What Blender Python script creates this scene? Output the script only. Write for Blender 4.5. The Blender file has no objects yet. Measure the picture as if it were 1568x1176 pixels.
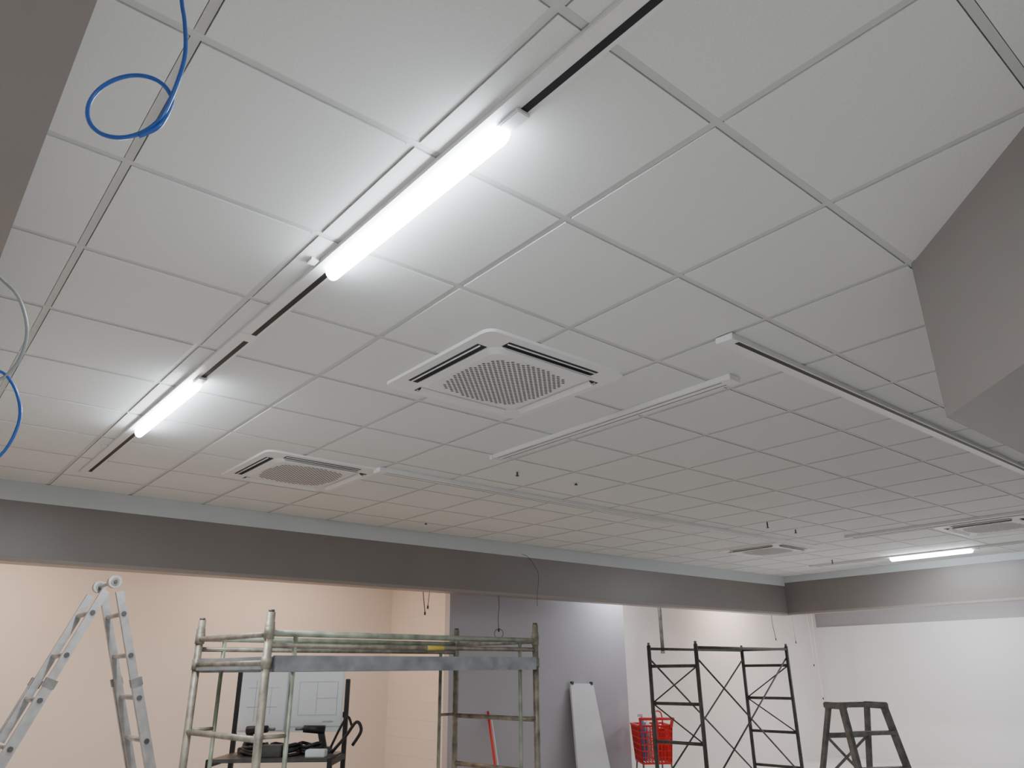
import bpy, bmesh, math, random
from mathutils import Vector, Matrix
random.seed(4)
CEIL=2.95; BEAM=2.35; EYE=1.55

# ------------------------------------------------------------ materials
def mat(name,col,rough=.6,metal=0,emis=None,es=0,var=0,vscale=8,bump=0,bscale=60,spec=.5,speck=0):
    m=bpy.data.materials.new(name);m.use_nodes=True;nt=m.node_tree;b=nt.nodes['Principled BSDF']
    b.inputs['Base Color'].default_value=(*col,1);b.inputs['Roughness'].default_value=rough
    b.inputs['Metallic'].default_value=metal
    b.inputs['Specular IOR Level'].default_value=spec
    if emis: 
        b.inputs['Emission Color'].default_value=(*emis,1);b.inputs['Emission Strength'].default_value=es
    tc=nt.nodes.new('ShaderNodeTexCoord')
    if var:
        n=nt.nodes.new('ShaderNodeTexNoise');n.inputs['Scale'].default_value=vscale;n.inputs['Detail'].default_value=4
        nt.links.new(tc.outputs['Object'],n.inputs['Vector'])
        r=nt.nodes.new('ShaderNodeValToRGB')
        r.color_ramp.elements[0].position=.3;r.color_ramp.elements[1].position=.7
        r.color_ramp.elements[0].color=(*[c*(1-var) for c in col],1);r.color_ramp.elements[1].color=(*[min(1,c*(1+var*.6)) for c in col],1)
        nt.links.new(n.outputs['Fac'],r.inputs['Fac']);nt.links.new(r.outputs['Color'],b.inputs['Base Color'])
    if bump:
        n=nt.nodes.new('ShaderNodeTexNoise');n.inputs['Scale'].default_value=bscale;n.inputs['Detail'].default_value=3
        nt.links.new(tc.outputs['Object'],n.inputs['Vector'])
        bp=nt.nodes.new('ShaderNodeBump');bp.inputs['Strength'].default_value=bump;bp.inputs['Distance'].default_value=.01
        nt.links.new(n.outputs['Fac'],bp.inputs['Height']);nt.links.new(bp.outputs['Normal'],b.inputs['Normal'])
    return m
M_tile=mat('ceiling_tile',(.78,.795,.77),.8,var=.05,vscale=160,spec=.3)
M_tbar=mat('tee_bar_white',(.62,.63,.61),.5)
M_gap=mat('grid_shadow_gap',(.07,.07,.07),.9)
M_white=mat('white_powdercoat',(.84,.84,.82),.4)
M_trunk=mat('track_white',(.82,.82,.81),.35)
M_slot=mat('track_slot_black',(.012,.012,.014),.5)
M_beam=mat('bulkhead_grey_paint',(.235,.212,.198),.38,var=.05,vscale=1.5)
M_bead=mat('bulkhead_edge_bead',(.33,.28,.25),.5)
M_strip=mat('bulkhead_white_upstand',(.60,.63,.63),.6)
M_wallp=mat('plaster_warm_white',(.80,.745,.70),.8,var=.03,vscale=.8)
M_wallg=mat('plasterboard_grey',(.47,.46,.49),.8,var=.03,vscale=.8)
M_wallw=mat('plaster_white',(.81,.80,.79),.8,var=.03,vscale=.6)
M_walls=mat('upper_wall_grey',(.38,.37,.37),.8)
M_floor=mat('pale_concrete_floor',(.66,.65,.63),.6,var=.10,vscale=2)
M_lamp=mat('led_diffuser',(1,1,1),.5,emis=(.86,.92,1.0),es=52)
M_lampw=mat('led_diffuser_warm',(1,1,1),.5,emis=(1.0,.80,.62),es=8)
M_galv=mat('scaffold_zinc',(.34,.31,.245),.5,metal=.4,var=.5,vscale=14)
M_green=mat('scaffold_green_tube',(.36,.40,.31),.5,metal=.35,var=.4,vscale=12)
M_silver=mat('aluminium_deck',(.42,.44,.46),.45,metal=.6,var=.3,vscale=9)
M_alu=mat('ladder_aluminium',(.48,.47,.46),.42,metal=.6,var=.2,vscale=20)
M_dark=mat('painted_steel_dark',(.10,.10,.095),.5,metal=.4,var=.3,vscale=15)
M_dalu=mat('worn_aluminium',(.25,.245,.23),.5,metal=.5,var=.35,vscale=18)
M_black=mat('black_plastic',(.018,.018,.02),.5)
M_red=mat('red_plastic',(.72,.03,.03),.4)
M_blue=mat('blue_cable_pvc',(.03,.11,.42),.3)
M_grayc=mat('grey_cable_pvc',(.34,.36,.36),.4)
M_whitec=mat('white_cable_pvc',(.75,.75,.73),.4)
M_hole=mat('grille_hole_dark',(.20,.20,.20),.8)
M_edge=mat('track_cover_groove',(.16,.15,.14),.8)
M_paper=mat('paper',(.80,.82,.82),.8)
M_ink=mat('plan_ink',(.45,.48,.52),.8)
M_yel=mat('sticker_yellow',(.70,.55,.10),.5)
M_board=mat('laminate_panel',(.76,.76,.78),.5)
M_bluep=mat('bottle_blue',(.10,.30,.60),.4)
def blockmat():
    m=mat('painted_block',(.80,.73,.67),.75);nt=m.node_tree;b=nt.nodes['Principled BSDF']
    tc=nt.nodes.new('ShaderNodeTexCoord');sx=nt.nodes.new('ShaderNodeSeparateXYZ');cx=nt.nodes.new('ShaderNodeCombineXYZ')
    nt.links.new(tc.outputs['Object'],sx.inputs[0]);nt.links.new(sx.outputs['Y'],cx.inputs['X']);nt.links.new(sx.outputs['Z'],cx.inputs['Y'])
    br=nt.nodes.new('ShaderNodeTexBrick');br.inputs['Scale'].default_value=1;br.inputs['Brick Width'].default_value=.4;br.inputs['Row Height'].default_value=.2
    br.inputs['Mortar Size'].default_value=.006;br.inputs['Mortar Smooth'].default_value=.5
    br.inputs['Color1'].default_value=(.80,.73,.67,1);br.inputs['Color2'].default_value=(.785,.715,.655,1);br.inputs['Mortar'].default_value=(.73,.66,.60,1)
    nt.links.new(cx.outputs[0],br.inputs['Vector']);nt.links.new(br.outputs['Color'],b.inputs['Base Color'])
    bp=nt.nodes.new('ShaderNodeBump');bp.inputs['Strength'].default_value=.2;bp.inputs['Distance'].default_value=.004;bp.invert=True
    nt.links.new(br.outputs['Fac'],bp.inputs['Height']);nt.links.new(bp.outputs['Normal'],b.inputs['Normal'])
    return m
M_block=blockmat()

# ------------------------------------------------------------ mesh builder
class B:
    def __init__(s,name,origin=(0,0,0),rot=0):
        s.name=name;s.bm=bmesh.new();s.mats=[];s.o=Vector(origin);s.rot=rot
    def mi(s,m):
        if m not in s.mats:s.mats.append(m)
        return s.mats.index(m)
    def _tag(s,fs,m):
        i=s.mi(m)
        for f in fs:f.material_index=i
    def box(s,x0,x1,y0,y1,z0,z1,m,bevel=0):
        r=bmesh.ops.create_cube(s.bm,size=1)
        vs=r['verts']
        for v in vs:v.co=Vector(((x0+x1)/2+v.co.x*(x1-x0),(y0+y1)/2+v.co.y*(y1-y0),(z0+z1)/2+v.co.z*(z1-z0)))
        fs={f for v in vs for f in v.link_faces};s._tag(fs,m)
        if bevel:
            es={e for v in vs for e in v.link_edges}
            r=bmesh.ops.bevel(s.bm,geom=list(es),offset=bevel,segments=2,affect='EDGES');s._tag(r['faces'],m)
    def bar(s,p,q,w,h,m,up=(0,0,1)):
        p=Vector(p);q=Vector(q);d=(q-p);d.normalize();u=Vector(up)
        if abs(d.dot(u))>.98:u=Vector((0,1,0))
        a=d.cross(u).normalized();b=a.cross(d).normalized()
        vs=[]
        for P in(p,q):
            for sa,sb in((-1,-1),(1,-1),(1,1),(-1,1)):vs.append(s.bm.verts.new(P+a*sa*w/2+b*sb*h/2))
        F=[(0,3,2,1),(4,5,6,7),(0,1,5,4),(1,2,6,5),(2,3,7,6),(3,0,4,7)]
        s._tag([s.bm.faces.new([vs[i] for i in f]) for f in F],m)
    def tube(s,pts,r,m,n=10,cap=True):
        pts=[Vector(p) for p in pts];rings=[];prev=None
        for i,P in enumerate(pts):
            if i==0:t=pts[1]-P
            elif i==len(pts)-1:t=P-pts[i-1]
            else:t=pts[i+1]-pts[i-1]
            t.normalize()
            if prev is None:
                u=Vector((0,0,1)) if abs(t.z)<.9 else Vector((1,0,0))
                a=t.cross(u).normalized()
            else:
                a=(prev-t*prev.dot(t)).normalized()
            prev=a;b=t.cross(a)
            rr=r[i] if isinstance(r,(list,tuple)) else r
            rings.append([s.bm.verts.new(P+(a*math.cos(2*math.pi*k/n)+b*math.sin(2*math.pi*k/n))*rr) for k in range(n)])
        fs=[]
        for i in range(len(rings)-1):
            for k in range(n):
                f=s.bm.faces.new([rings[i][k],rings[i][(k+1)%n],rings[i+1][(k+1)%n],rings[i+1][k]]);f.smooth=True;fs.append(f)
        if cap:
            fs.append(s.bm.faces.new(rings[0][::-1]));fs.append(s.bm.faces.new(rings[-1]))
        s._tag(fs,m)
    def prism(s,poly,z0,z1,m):
        a=[s.bm.verts.new((x,y,z0)) for x,y in poly];b=[s.bm.verts.new((x,y,z1)) for x,y in poly]
        n=len(poly);fs=[s.bm.faces.new(a[::-1]),s.bm.faces.new(b)]
        fs+=[s.bm.faces.new([a[i],a[(i+1)%n],b[(i+1)%n],b[i]]) for i in range(n)];s._tag(fs,m)
    def quad(s,pts,m):
        s._tag([s.bm.faces.new([s.bm.verts.new(p) for p in pts])],m)
    def done(s,recalc=True):
        if recalc:bmesh.ops.recalc_face_normals(s.bm,faces=s.bm.faces)
        me=bpy.data.meshes.new(s.name);s.bm.to_mesh(me);s.bm.free()
        for m in s.mats:me.materials.append(m)
        o=bpy.data.objects.new(s.name,me);bpy.context.collection.objects.link(o)
        o.location=s.o;o.rotation_euler=(0,0,s.rot);return o
def smooth(pts,n=6):
    P=[Vector(p) for p in pts];P=[P[0]*2-P[1]]+P+[P[-1]*2-P[-2]];out=[]
    for i in range(1,len(P)-2):
        a,b,c,d=P[i-1:i+3]
        for k in range(n):
            t=k/n;out.append(.5*((2*b)+(c-a)*t+(2*a-5*b+4*c-d)*t*t+(3*b-a-3*c+d)*t**3))
    out.append(P[-2]);return out

# ------------------------------------------------------------ room shell
X0,Y0=.301,.892; YW=6.749; XW=11.509
b=B('floor');b.box(-6,16,-6,9.2,-.1,0,M_floor);b.done()
b=B('ceiling')
b.box(-6,16,-6,9.2,2.972,3.05,M_gap)
i0,i1=-8,19;j0,j1=-10,10
for i in range(i0,i1):
    for j in range(j0,j1):
        x=X0+.6*i;y=Y0+.6*j
        xa,xb=x+.0142,x+.5858;ya,yb=y+.0142,y+.5858
        if xa>XW+.1 or ya>YW+.1: continue
        xb=min(xb,XW+.1);yb=min(yb,YW+.1)
        b.box(xa,xb,ya,yb,CEIL,2.965,M_tile)
for i in range(i0,i1+1):
    x=X0+.6*i
    if x<XW: b.box(x-.0115,x+.0115,Y0+.6*j0,YW+.1,CEIL+.004,2.964,M_tbar)
for j in range(j0,j1):
    y=Y0+.6*j
    b.box(X0+.6*i0,XW+.1,y-.0115,y+.0115,CEIL+.0035,2.964,M_tbar)
b.box(-6,16,YW+.19,9.1,CEIL,2.97,M_wallw);b.box(XW+.19,16,-6,YW+.19,CEIL,2.97,M_wallw)
b.done()

def bulk(name,x0,x1,y0,y1,strip=None):
    b=B(name);b.box(x0,x1,y0,y1,BEAM,2.96,M_beam)
    if strip=='S':
        b.box(x0,XW,y0-.012,y0-.0005,2.80,2.949,M_strip);b.box(x0,XW,y0-.004,y0-.0003,BEAM-.002,BEAM+.03,M_bead)
    if strip=='W':
        b.box(x0-.012,x0-.0005,y0,YW-.012,2.85,2.949,M_strip);b.box(x0-.004,x0-.0003,y0,YW-.012,BEAM-.002,BEAM+.03,M_bead)
    return b.done()
bulk('bulkhead_beam',-6,XW+.2,YW,YW+.2,'S')
bulk('bulkhead_beam.001',XW,XW+.2,-5,YW-.001,'W')
LB=bulk('bulkhead_beam.002',-1.1,.055,-5,YW-.02)
b=B('bulkhead_beam.003');b.prism([(2.713,.893),(XW-.02,.893),(XW-.02,-1.2),(1.2,-4),(1.2,-.62)],BEAM,2.96,M_beam);b.done()

b=B('wall_back_left');b.box(-6,5.41,8.93,9.08,0,CEIL,M_wallp);b.done()
b=B('wall_block_return');b.box(5.41,5.50,7.70,9.08,0,CEIL,M_block);b.done()
b=B('wall_partition');b.box(5.41,8.49,7.60,7.70,0,CEIL,M_wallg);b.done()
b=B('wall_back_right');b.box(8.3,14.75,8.0,8.12,0,CEIL,M_wallp);b.done()
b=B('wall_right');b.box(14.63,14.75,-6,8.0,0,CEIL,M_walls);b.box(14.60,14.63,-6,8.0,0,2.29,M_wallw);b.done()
b=B('wall_left');b.box(-6,-5.88,-6,8.93,0,CEIL,M_wallw);b.done()

# ------------------------------------------------------------ track lighting
TH=.020
def track(name,axis,c,a0,a1,slot=True,off=0,w=.085,h=TH):
    b=B(name)
    def bx(u0,u1,v0,v1,z0,z1,m,bev=0):
        if axis=='y':b.box(u0,u1,v0,v1,z0,z1,m,bev)
        else:b.box(v0,v1,u0,u1,z0,z1,m,bev)
    z0=CEIL-h
    bx(c-w/2,c+w/2,a0,a1,z0,CEIL+.001,M_trunk,.002)
    if slot: bx(c+off-.011,c+off+.011,a0+.06,a1-.06,z0-.0015,z0+.002,M_slot)
    else:
        for o in(-.022,.022):bx(c+o-.0028,c+o+.0028,a0+.06,a1-.06,z0-.001,z0+.002,M_edge)
    bx(c-w/2-.002,c+w/2+.002,a0-.006,a0+.03,z0-.003,CEIL,M_trunk,.002)
    bx(c-w/2-.002,c+w/2+.002,a1-.03,a1+.006,z0-.003,CEIL,M_trunk,.002)
    return b,z0,bx
LAMPS=[]
def lamp(b,bx,z0,axis,c,a0,a1,m=M_lamp):
    bx(c-.022,c+.022,a0-.075,a0+.02,z0-.014,z0,M_trunk,.003)
    bx(c-.018,c+.018,a0,a1-.02,z0-.012,z0,M_trunk,.002)
    n=10;rings=[];r=.027
    st=[(a0,.2),(a0+.006,.62),(a0+.016,.9),(a0+.028,1),(a1-.028,1),(a1-.016,.9),(a1-.006,.62),(a1,.2)]
    for y,k in st:
        ring=[]
        for t in range(n+1):
            an=math.pi*t/n
            u=c+math.cos(an)*r*(.4+.6*k);zz=z0-.010-math.sin(an)*.040*k
            P=(u,y,zz) if axis=='y' else (y,u,zz)
            ring.append(b.bm.verts.new(P))
        rings.append(ring)
    fs=[]
    for i in range(len(rings)-1):
        for t in range(n):
            f=b.bm.faces.new([rings[i][t],rings[i][t+1],rings[i+1][t+1],rings[i+1][t]]);f.smooth=True;fs.append(f)
    fs.append(b.bm.faces.new(rings[0]));fs.append(b.bm.faces.new(rings[-1][::-1]))
    b._tag(fs,m);LAMPS.append((c,(a0+a1)/2,z0-.054,a1-a0-.06,axis))
def fit(o,power,col=(.95,.97,1)):
    global LAMPS
    for k,(c,mid,z,L,ax) in enumerate(LAMPS):
        l=bpy.data.lights.new('led_output','AREA');l.shape='RECTANGLE';l.size=.035;l.size_y=L;l.energy=power;l.color=col
        lo=bpy.data.objects.new('led_output',l);bpy.context.collection.objects.link(lo);lo.parent=o
        lo.location=(c,mid,z) if ax=='y' else (mid,c,z)
        if ax=='x':lo.rotation_euler=(0,0,math.pi/2)
    LAMPS=[]
PW=25
b,z0,bx=track('led_track_light','y',1.03,-3.0,6.08,off=.016,h=.016)
lamp(b,bx,z0,'y',1.045,1.25,2.27);lamp(b,bx,z0,'y',1.045,3.70,4.76);lamp(b,bx,z0,'y',1.045,-1.6,-.6)  # last lamp is unseen, added behind the camera for more hall light
bx(.988,1.072,2.99,3.07,z0-.003,z0+.004,M_trunk)
bx(.955,.985,2.24,2.28,CEIL-.012,CEIL,M_trunk);bx(.955,.985,5.26,5.30,CEIL-.012,CEIL,M_trunk)
fit(b.done(),PW)
b,z0,bx=track('led_track_light.001','y',10.53,1.2,5.70,off=.016)
lamp(b,bx,z0,'y',10.55,3.52,4.56);lamp(b,bx,z0,'y',10.55,1.5,2.5)  # second lamp is out of view, added for extra light in the hall
fit(b.done(),PW)
track('ceiling_track','y',3.15,1.97,3.92,slot=False,h=.028)[0].done()
track('ceiling_track.001','x',1.71,2.70,8.3,off=-.022,h=.026)[0].done()
track('ceiling_track.002','x',4.70,2.67,8.84,slot=False,h=.032)[0].done()
track('ceiling_track.003','y',8.43,1.0,4.08,off=.02,h=.028)[0].done()

# ------------------------------------------------------------ ceiling cassettes
def cassette(name,cx,cy,H=.45):
    b=B(name,(cx,cy,CEIL))
    def rr(h,r,n=6):
        P=[]
        for qx,qy,a in((1,1,0),(-1,1,90),(-1,-1,180),(1,-1,270)):
            for k in range(n+1):
                t=math.radians(a+90*k/n);P.append((qx*(h-r)+r*math.cos(t),qy*(h-r)+r*math.sin(t)))
        return P
    def frustum(h0,r0,z0,h1,r1,z1,m):
        a=[b.bm.verts.new((x,y,z0)) for x,y in rr(h0,r0)];c=[b.bm.verts.new((x,y,z1)) for x,y in rr(h1,r1)];n=len(a)
        fs=[b.bm.faces.new([a[i],a[(i+1)%n],c[(i+1)%n],c[i]]) for i in range(n)]
        fs.append(b.bm.faces.new(c));b._tag(fs,m)
    frustum(H,.06,0,H-.006,.055,-.012,M_white)
    frustum(.325,.05,-.012,.29,.05,-.026,M_white)
    for k in range(4):
        R=Matrix.Rotation(math.pi/2*k,4,'Z')
        def T(x,y,z):return R@Vector((x,y,z))
        def lbox(x0,x1,y0,y1,z0,z1,m):
            vs=[T(x,y,z) for x in(x0,x1) for y in(y0,y1) for z in(z0,z1)]
            v=[b.bm.verts.new(p) for p in vs]
            F=[(0,1,3,2),(4,6,7,5),(0,4,5,1),(2,3,7,6),(0,2,6,4),(1,5,7,3)]
            b._tag([b.bm.faces.new([v[i] for i in f]) for f in F],m)
        lbox(-.29,.29,-.393,-.338,-.0135,-.0115,M_slot)
        lbox(-.285,.285,-.378,-.373,-.0180,-.0125,M_white)
        v=[T(-.285,-.330,-.015),T(.285,-.330,-.015),T(.285,-.358,-.034),T(-.285,-.358,-.034)]
        v2=[p+Vector((0,0,-.003)) for p in v]
        V=[b.bm.verts.new(p) for p in v+v2]
        F=[(0,1,2,3),(7,6,5,4),(0,4,5,1),(1,5,6,2),(2,6,7,3),(3,7,4,0)]
        b._tag([b.bm.faces.new([V[i] for i in f]) for f in F],M_white)
    s=.0165;hs=.0092
    for i in range(-17,18):
        for j in range(-17,18):
            x=i*s;y=j*s
            if (i+j)%2: continue
            if abs(x)**3.4+abs(y)**3.4>.265**3.4: continue
            b.quad([(x+hs*math.cos(t*math.pi/4),y+hs*math.sin(t*math.pi/4),-.0266) for t in range(8)],M_hole)
    return b.done(True)
cassette('ceiling_cassette_air_conditioner',2.265,2.745)
cassette('ceiling_cassette_air_conditioner.001',2.285,5.16)
cassette('ceiling_cassette_air_conditioner.002',8.62,5.22)
cassette('ceiling_cassette_air_conditioner.003',9.07,2.78)

for k,(x,y,l) in enumerate([(3.55,4.15,.030),(4.16,4.14,.012),(4.16,6.29,.012),(6.90,4.14,.06),(7.56,4.21,.035),(10.2,5.2,.05)]):
    b=B('sprinkler_head' if k==0 else 'sprinkler_head.%03d'%k,(x,y,CEIL))
    b.tube([(0,0,0),(0,0,-.004)],.020,M_trunk,12);b.tube([(0,0,-.004),(0,0,-l)],.007,M_dark,8);b.tube([(0,0,-l),(0,0,-l-.006)],.013,M_dark,10)
    b.done()

# ------------------------------------------------------------ cables
def circ(c,r,a0,a1,n,dx=(.766,-.643,0),sq=1,dy=0):
    c=Vector(c);dx=Vector(dx)
    return [c+dx*r*math.cos(math.radians(a0+(a1-a0)*i/n))+Vector((0,0,r*sq*math.sin(math.radians(a0+(a1-a0)*i/n))))+Vector((.643,.766,0))*dy*i/n for i in range(n+1)]
cc=Vector((.1444,1.1268,2.411));e=Vector((.766,-.643,0));k=Vector((0,0,1))
pts=[cc+e*.035+k*.54,cc+e*.038+k*.36,cc+e*.052+k*.235,cc+e*.067+k*.172,cc+e*.078+k*.105,cc+e*.075+k*.045]+circ(cc,.066,-18,-350,16,dy=.012)+[cc+e*.060-k*.045,cc+e*.030-k*.066]
b=B('blue_cable_coil');b.tube(smooth(pts,5),.0036,M_blue,8);b.done()
b=B('dangling_cable_loops')
pts=[(.0,1.60,2.36),(.0,1.57,2.30),(.03,1.562,2.272),(.058,1.561,2.25),(.093,1.55,2.216),(.118,1.555,2.164),(.123,1.574,2.118),(.113,1.600,2.084),(.09,1.62,2.068),(.04,1.66,2.10),(.0,1.68,2.18),(-.02,1.68,2.36)]
b.tube(smooth(pts,5),.0032,M_grayc,8)
pts=[(-.04,1.60,2.36),(.02,1.62,2.2),(.07,1.61,2.10),(.109,1.605,2.078),(.136,1.603,2.038),(.147,1.617,1.992),(.134,1.656,1.937),(.09,1.70,1.90),(.02,1.74,1.94),(-.03,1.75,2.1),(-.05,1.74,2.36)]
b.tube(smooth(pts,5),.0030,M_blue,8);b.done().parent=LB
def hang(name,x,y,z0,z1,m,r=.006,loop=0,sway=.02):
    b=B(name);P=[(x,y,z0),(x+sway*.3,y,z0*.7+z1*.3),(x-sway*.4,y,z0*.35+z1*.65),(x,y,z1)]
    b.tube(smooth(P,5),r,m,6)
    if loop:b.tube(circ((x,y,z1-loop),loop,90,-260,14),r,m,6)
    b.tube([(x,y,z1+.005),(x,y,z1-.03)],.010,M_black,6);b.done()
hang('hanging_cable',5.555,YW+.1,BEAM,1.99,M_dark,.004,.05)
b=B('hanging_cable.001');b.tube(smooth([(5.82,YW-.016,2.83),(5.90,YW-.02,2.81),(6.0,YW-.02,2.72),(6.06,YW-.03,2.60),(6.04,YW-.02,2.35),(6.04,YW-.02,2.25)],5),.0025,M_dark,6);b.done()
hang('hanging_cable.002',4.92,7.4,CEIL,2.18,M_dark,.005,0,.08);hang('hanging_cable.003',4.97,7.42,CEIL,2.25,M_dark,.004,0,-.05)
hang('hanging_cable.004',12.12,7.4,CEIL,2.02,M_dark,.006,0,.12);hang('hanging_cable.005',12.75,7.4,CEIL,1.98,M_grayc,.008,0,.03)
hang('hanging_cable.006',13.40,7.4,CEIL,1.05,M_whitec,.008,0,.05);hang('hanging_cable.007',13.25,7.4,CEIL,1.6,M_whitec,.006,0,-.05)
b=B('drop_pipe',(9.35,7.62,0));b.tube([(0,0,CEIL),(0,0,1.80)],.028,M_dalu,12);b.tube([(0,0,1.80),(0,0,1.77)],.034,M_dalu,12);b.tube([(0,0,2.60),(0,0,2.66)],.036,M_dark,12);b.done()

# ------------------------------------------------------------ scaffold towers
def tower1():
    b=B('scaffold_tower',(1.655,3.94,0),math.radians(5.0));L,W=2.02,.84;T=1.85
    for u,v in((0,0),(0,W),(L,0),(L,W)):
        b.tube([(u,v,.07),(u,v,T)],.0215,M_galv,12)
        b.tube([(u,v,T-.002),(u,v,T+.012)],.016,M_dark,10)
        b.tube([(u,v,T-.13),(u,v,T-.05)],.0245,M_galv,12)
        b.tube([(u-.015,v,.05),(u+.015,v,.05)],.05,M_black,14)
        b.bar((u,v,.05),(u,v,.12),.03,.05,M_dark)
    for u in(0,L):
        for z in(1.74,1.60,1.24,.92,.58,.24):
            b.tube([(u,0,z),(u,W,z)],.016,M_galv,10)
        for v in(.0,W):
            s=.155 if u==0 else -.155
            b.tube([(u+s,v,.20),(u+s,v,1.74)],.0125,M_green,8)
            for z in(1.25,.6): b.tube([(u,v,z),(u+s,v,z)],.010,M_galv,8)
    for v in(0,W):
        b.tube([(0,v,1.745),(L,v,1.745)],.017,M_green,10)
        b.tube([(0,v,1.685),(L,v,1.685)],.014,M_galv,10)
        b.tube([(0,v,.24),(L,v,.24)],.014,M_galv,8)
        for u in(0,L):
            for z in(1.745,1.60,.24): b.tube([(u,v,z-.03),(u,v,z+.03)],.027,M_galv,10)
    for v in(0,W): 
        o=-.02 if v==0 else .02
        b.box(.03,L-.03,v-.018+o,v+.018+o,1.555,1.635,M_silver,.003)
        for z in(1.575,1.612): b.box(.03,L-.03,v-.020+o,v+.020+o,z,z+.004,M_silver)
    for u in(.01,L-.01): b.box(u-.02,u+.02,0,W,1.565,1.63,M_silver,.003)
    for i in range(9):
        y=.03+i*.089; b.box(.03,L-.03,y,y+.082,1.610,1.630,M_silver)
    for i in range(5): b.box(.2+i*.4,.24+i*.4,.02,W-.02,1.575,1.609,M_dark)
    b.tube([(1.05,0,1.685),(1.18,0,1.685)],.0148,M_yel,10)
    b.done()
tower1()
def tower2():
    b=B('scaffold_tower.001',(6.96,5.22,0),math.radians(3.5));L,W=2.0,.62;T=1.80
    for u in(0,L):
        for v in(0,W):
            b.tube([(u,v,0.02),(u,v,T)],.022,M_dark,10);b.tube([(u,v,0),(u,v,.02)],.06,M_dark,10)
            b.tube([(u,v,T),(u,v,T+.03)],.015,M_dalu,8)
        for z in(1.58,1.20,.82,.44,.15):
            b.tube([(u,0,z),(u,W,z)],.017,M_dark,8)
        b.tube([(u,0,1.58),(u,W,1.20)],.008,M_dark,6);b.tube([(u,0,.82),(u,W,1.20)],.008,M_dark,6)
    b.tube([(L,0,1.77),(L,W,1.77)],.016,M_dark,8)
    for v in(0,W):
        b.tube([(0,v,1.765),(L,v,1.765)],.015,M_dark,8)
    b.tube([(0,0,1.66),(L,0,.35)],.010,M_dark,6);b.tube([(0,.02,.35),(L,.02,1.66)],.010,M_dark,6)
    b.tube([(0,W,1.66),(L,W,.35)],.010,M_dark,6);b.tube([(0,W,.35),(L,W,1.66)],.010,M_dark,6)
    b.done()
tower2()

# ------------------------------------------------------------ telescopic A ladder
def ladder():
    b=B('telescopic_ladder',(1.08,4.85,0));W=.36;H=2.06
    for sgn,dx in((-1,-.80),(1,.67)):
        p0=lambda t,v:Vector((dx*t+.015*sgn,v,H-(H-.02)*t))
        for v in(0,W):
            g=1 if v==0 else -1
            b.bar(p0(.03,v),p0(.52,v),.042,.026,M_alu,up=(0,1,0))
            b.bar(p0(.26,v-.028*g),p0(.985,v-.028*g),.052,.026,M_alu,up=(0,1,0))
            b.bar(p0(.975,v-.028*g),p0(1.0,v-.028*g),.085,.04,M_black,up=(0,1,0))
            b.bar(p0(.26,v-.028*g),p0(.28,v-.028*g),.060,.034,M_dalu,up=(0,1,0))
            b.bar(p0(.535,v-.03*g),p0(.552,v-.03*g),.10,.05,M_black,up=(0,1,0))
            for t in (.09,.20,.31,.42,.53,.64,.75,.86):
                q=p0(t,v-(.013 if t<.26 else .041)*g);b.tube([q,q+Vector((0,-.006*g,0))],.014,M_dark,8)
        for t in (.09,.20,.31,.42): b.tube([p0(t,0),p0(t,W)],.014,M_alu,8)
        for t in (.53,.64,.75,.86,.95): b.tube([p0(t,-.03),p0(t,W+.03)],.014,M_alu,8)
    for v in(0,W):
        b.tube([(0,v-.020,H-.01),(0,v+.020,H-.01)],.036,M_alu,18)
        b.tube([(0,v-.024,H-.01),(0,v+.024,H-.01)],.022,M_dalu,12)
        b.tube([(0,v-.030,H-.01),(0,v+.030,H-.01)],.010,M_dark,12)
    b.tube([(0,0,H-.01),(0,W,H-.01)],.010,M_alu,8)
    b.done()
ladder()

# ------------------------------------------------------------ platform stepladder
def stepladder():
    b=B('stepladder',(6.49,3.31,0),math.radians(-30));W=.37;H=1.27
    def F(t,s):return Vector((s*(W/2+.07*t),-.10-.36*t,H-(H-.015)*t))
    def K(t,s):return Vector((s*(W/2-.01+.10*t),.10+.42*t,H-(H-.015)*t))
    for s in(-1,1):
        b.bar(F(0,s),F(1,s),.028,.065,M_dalu,up=(0,1,0));b.bar(K(0,s),K(1,s),.026,.05,M_dalu,up=(0,1,0))
        b.bar(F(.97,s),F(1,s),.05,.08,M_black,up=(0,1,0));b.bar(K(.97,s),K(1,s),.05,.08,M_black,up=(0,1,0))
        b.bar(F(.55,s),K(.55,s),.012,.025,M_dalu)
        b.box(s*W/2-.025,s*W/2+.025,-.14,.14,H-.04,H+.01,M_dalu,.008)
    b.box(-W/2,W/2,-.14,-.09,H-.025,H+.005,M_dalu,.004);b.box(-W/2,W/2,.09,.14,H-.025,H+.005,M_dalu,.004)
    for t in(.17,.37,.57,.78):
        b.bar(F(t,-1),F(t,1),.085,.028,M_dalu)
    for t in(.2,.5,.8): b.bar(K(t,-1),K(t,1),.02,.04,M_dalu)
    b.bar(K(.2,-1),K(.5,1),.012,.02,M_dalu);b.bar(K(.2,1),K(.5,-1),.012,.02,M_dalu)
    b.done()
stepladder()

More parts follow.
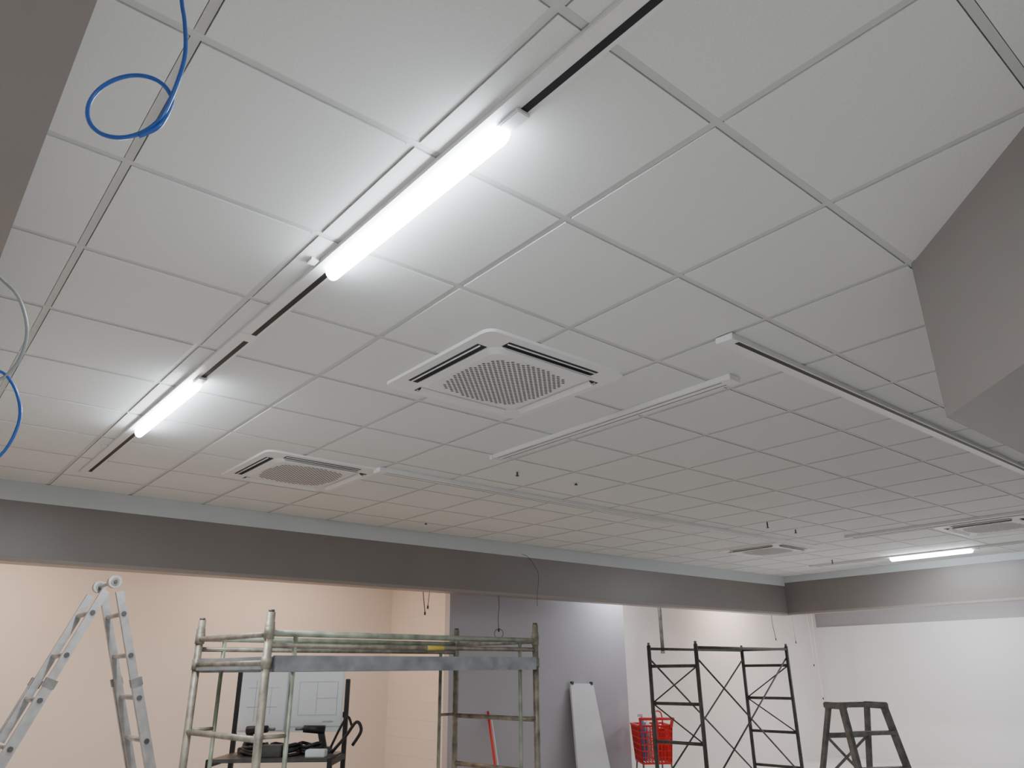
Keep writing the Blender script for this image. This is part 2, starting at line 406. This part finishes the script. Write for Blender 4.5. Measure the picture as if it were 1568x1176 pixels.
# ------------------------------------------------------------ tool trolley with plan board
def trolley():
    b=B('tool_trolley',(2.46,6.26,0),math.radians(-39.5));W=.80
    for x in(-.03,W+.03):
        b.box(x-.016,x+.016,-.02,.02,.08,1.56 if x<0 else 1.50,M_black,.003)
        b.box(x-.016,x+.016,-.50,-.46,.08,.98,M_black,.003)
        b.box(x-.015,x+.015,-.48,0,.93,.97,M_black);b.box(x-.015,x+.015,-.48,0,.30,.34,M_black)
        for y in(0,-.48):b.tube([(x-.015,y,.05),(x+.015,y,.05)],.05,M_black,12)
    b.box(-.03,W+.03,-.49,.02,.955,.98,M_dark,.004);b.box(-.03,W+.03,-.49,.02,.30,.32,M_dark,.004)
    b.box(-.03,W+.03,-.012,.012,1.22,1.26,M_black)
    b.box(.0,W+.01,-.040,-.030,1.12,1.57,M_paper)
    b.box(.01,.36,-.046,-.041,1.135,1.555,M_paper);b.box(.38,W,-.046,-.041,1.16,1.56,M_paper)
    for x0,x1,z0,z1 in((.365,.372,1.12,1.57),(.06,.30,1.30,1.304),(.06,.30,1.44,1.443),(.12,.124,1.2,1.5),(.24,.243,1.25,1.44),(.46,.76,1.24,1.243),(.46,.76,1.48,1.483),(.46,.463,1.24,1.483),(.76,.763,1.24,1.483),(.60,.603,1.24,1.48),(.6,.76,1.36,1.363),(.66,.74,1.19,1.20)):
        b.box(x0,x1,-.049,-.0465,z0,z1,M_ink)
    for cx,cy,r in((.22,-.25,.10),(.45,-.28,.12),(.62,-.22,.09)):
        for kk in range(3):
            P=[(cx+r*math.cos(t*.5236)*(1-.08*kk),cy+r*.8*math.sin(t*.5236),1.0+.024*kk+.012*math.sin(t*1.1+kk)) for t in range(13)]
            b.tube(P,.013,M_black,6)
    def drill(x,y,z,s=1,m=M_black):
        b.tube([(x,y,z+.16),(x+.16*s,y-.02,z+.17)],[.032,.026],m,10);b.tube([(x+.16*s,y-.02,z+.17),(x+.22*s,y-.03,z+.17)],.010,M_dalu,8)
        b.bar((x+.03*s,y,z+.15),(x+.0*s,y,z+.04),.03,.045,m);b.box(x-.05,x+.06,y-.035,y+.035,z,z+.045,M_dark,.006)
    drill(.10,-.10,.98);drill(.70,-.12,.98,-1)
    b.box(.30,.46,-.42,-.30,.98,1.06,M_dark,.006);b.box(.64,.78,-.44,-.34,.98,1.03,M_paper,.005)
    b.tube(smooth([(.78,-.20,.99),(.88,-.22,1.10),(.96,-.24,1.20),(1.00,-.25,1.14),(.94,-.24,1.04)],5),.012,M_black,6)
    b.tube(smooth([(.74,-.12,.99),(.82,-.12,1.16),(.87,-.12,1.23),(.91,-.12,1.15)],5),.010,M_black,6)
    b.box(.05,.45,-.4,-.1,.32,.58,M_dark,.01);b.box(.5,.76,-.4,-.1,.32,.52,M_red,.01)
    b.done()
trolley()

# ------------------------------------------------------------ red shopping cart
def cart():
    b=B('shopping_cart',(8.42,7.16,0),math.radians(-38));W=.43;D=.58
    zb,zt=.42,.86
    def P(x,y,t):
        k=.86+.14*t;return Vector((x*k*W/2,(y)*k*D/2,zb+(zt-zb)*t))
    for t in(0,.16,.33,.5,.67,.84,1):
        r=.007 if t<1 else .014
        pts=[P(-1,-1,t),P(1,-1,t),P(1,1,t),P(-1,1,t),P(-1,-1,t)]
        for a,c in zip(pts,pts[1:]):b.bar(a,c,r*2,.022 if t in(0,1) else .012,M_red)
    n=9
    for i in range(n+1):
        u=-1+2*i/n
        for f in((u,-1),(u,1),(-1,u),(1,u)):
            b.bar(P(f[0],f[1],0),P(f[0],f[1],1),.012,.012,M_red)
        b.bar(P(u,-1,0),P(u,1,0),.010,.010,M_red)
    for s in(-1,1):b.bar((s*.20,-.27,zt-.03),(s*.21,-.38,zt+.09),.03,.03,M_red)
    b.tube([(-.23,-.38,zt+.09),(.23,-.38,zt+.09)],.018,M_red,10)
    for s in(-1,1):
        b.tube([(s*.18,-.24,zb),(s*.20,-.32,.14)],.012,M_dalu,8);b.tube([(s*.20,-.32,.14),(s*.18,.32,.14)],.012,M_dalu,8);b.tube([(s*.17,.24,zb),(s*.18,.32,.14)],.012,M_dalu,8)
        for y in(-.32,.32):b.tube([(s*.20-.012,y,.06),(s*.20+.012,y,.06)],.06,M_black,14);b.bar((s*.20,y,.06),(s*.20,y,.15),.02,.03,M_dalu)
    b.tube([(-.20,-.1,.14),(.20,-.1,.14)],.010,M_dalu,8)
    def bottle(x,y,m,h=.20):
        b.tube([(x,y,zb+.02),(x,y,zb+.35+h-.16),(x,y,zb+.35+h-.10),(x,y,zb+.35+h-.05)],[.045,.045,.03,.014],m,12)
        b.box(x-.05,x+.015,y-.012,y+.012,zb+.35+h-.05,zb+.35+h-.015,M_white,.003)
    bottle(-.14,-.1,M_bluep,.24);bottle(-.05,-.02,M_white,.20);bottle(.03,-.14,M_red,.28)
    b.box(.04,.16,-.16,.1,zb+.03,zt-.04,M_red,.01);b.box(-.16,.0,.05,.2,zb+.03,zt-.08,M_paper,.01)
    b.tube(smooth([(.05,.0,zt-.1),(.06,-.02,zt+.14),(.12,-.03,zt+.16),(.15,-.02,zt+.1),(.16,0,zt-.1)],5),.010,M_red,6)
    b.done()
cart()

# ------------------------------------------------------------ leaning panel, broom
b=B('leaning_cabinet_panel')
TL,TR,BL,BR=Vector((7.34,7.585,1.38)),Vector((7.76,7.585,1.37)),Vector((7.20,7.33,0.01)),Vector((7.83,7.33,.01))
nrm=(TR-TL).cross(BL-TL).normalized();nrm=nrm if nrm.y<0 else -nrm
vs=[b.bm.verts.new(p) for p in(TL,TR,BR,BL)]+[b.bm.verts.new(p+nrm*.03) for p in(TL,TR,BR,BL)]
b._tag([b.bm.faces.new([vs[i] for i in f]) for f in((0,1,2,3),(7,6,5,4),(0,4,5,1),(1,5,6,2),(2,6,7,3),(3,7,4,0))],M_board)
for p in(TL+Vector((.03,-.02,0)),TR+Vector((-.03,-.02,0))):b.box(p.x-.02,p.x+.02,p.y-.02,p.y+.01,p.z-.01,p.z+.03,M_dark,.003)
b.done()
b=B('broom');b.tube([(5.92,7.27,.12),(5.97,7.57,1.10)],.014,M_red,8);b.tube([(5.965,7.27,.12),(6.02,7.58,1.06)],.011,M_white,8)
b.box(5.78,6.10,7.22,7.30,.08,.14,M_red,.01);b.box(5.79,6.09,7.23,7.29,0,.08,M_black);b.done()

# ------------------------------------------------------------ unseen luminaires added to light neighbouring rooms
def unseen_batten(name,x,y,L,ax,col,power,mt):
    b=B(name,(x,y,CEIL))
    a=L/2
    if ax=='x':b.box(-a,a,-.04,.04,-.05,0,M_trunk,.004);b.box(-a+.01,a-.01,-.03,.03,-.075,-.0505,mt,.01)
    else:b.box(-.04,.04,-a,a,-.05,0,M_trunk,.004);b.box(-.03,.03,-a+.01,a-.01,-.075,-.0505,mt,.01)
    o=b.done()
    l=bpy.data.lights.new('unseen_batten_output','AREA');l.shape='RECTANGLE';l.size=L if ax=='x' else .08;l.size_y=.08 if ax=='x' else L
    l.energy=power;l.color=col
    lo=bpy.data.objects.new('unseen_batten_output',l);bpy.context.collection.objects.link(lo);lo.parent=o;lo.location=(0,0,-.08)
warm=(1,.70,.50)
unseen_batten('unseen_batten_luminaire',.5,7.9,1.5,'x',warm,40,M_lampw)
unseen_batten('unseen_batten_luminaire.001',3.6,7.9,1.5,'x',warm,30,M_lampw)
unseen_batten('unseen_batten_luminaire.002',8.3,7.25,.5,'x',(.95,.95,1),15,M_lamp)
unseen_batten('unseen_batten_luminaire.003',11.6,7.4,1.0,'x',(1,.82,.72),30,M_lampw)
unseen_batten('unseen_batten_luminaire.004',13.2,5.0,1.5,'y',(.93,.95,1),46,M_lamp)
# unseen fill battens added beside / behind the camera to brighten the hall
unseen_batten('unseen_batten_luminaire.005',-2.8,2.0,1.5,'y',(.97,.98,1),35,M_lamp)
unseen_batten('unseen_batten_luminaire.006',.65,-1.5,.8,'y',(.97,.98,1),18,M_lamp)

# world
w=bpy.data.worlds.new('World');bpy.context.scene.world=w;w.use_nodes=True
w.node_tree.nodes['Background'].inputs[0].default_value=(.96,.98,1,1);w.node_tree.nodes['Background'].inputs[1].default_value=.5

# camera
c=bpy.data.cameras.new('camera');co=bpy.data.objects.new('camera',c);bpy.context.collection.objects.link(co)
c.sensor_width=36;c.lens=36*1137.11/1568;co.location=(0,0,EYE);co.rotation_euler=(1.93913,.00944,-.69796);c.clip_start=.02
bpy.context.scene.camera=co
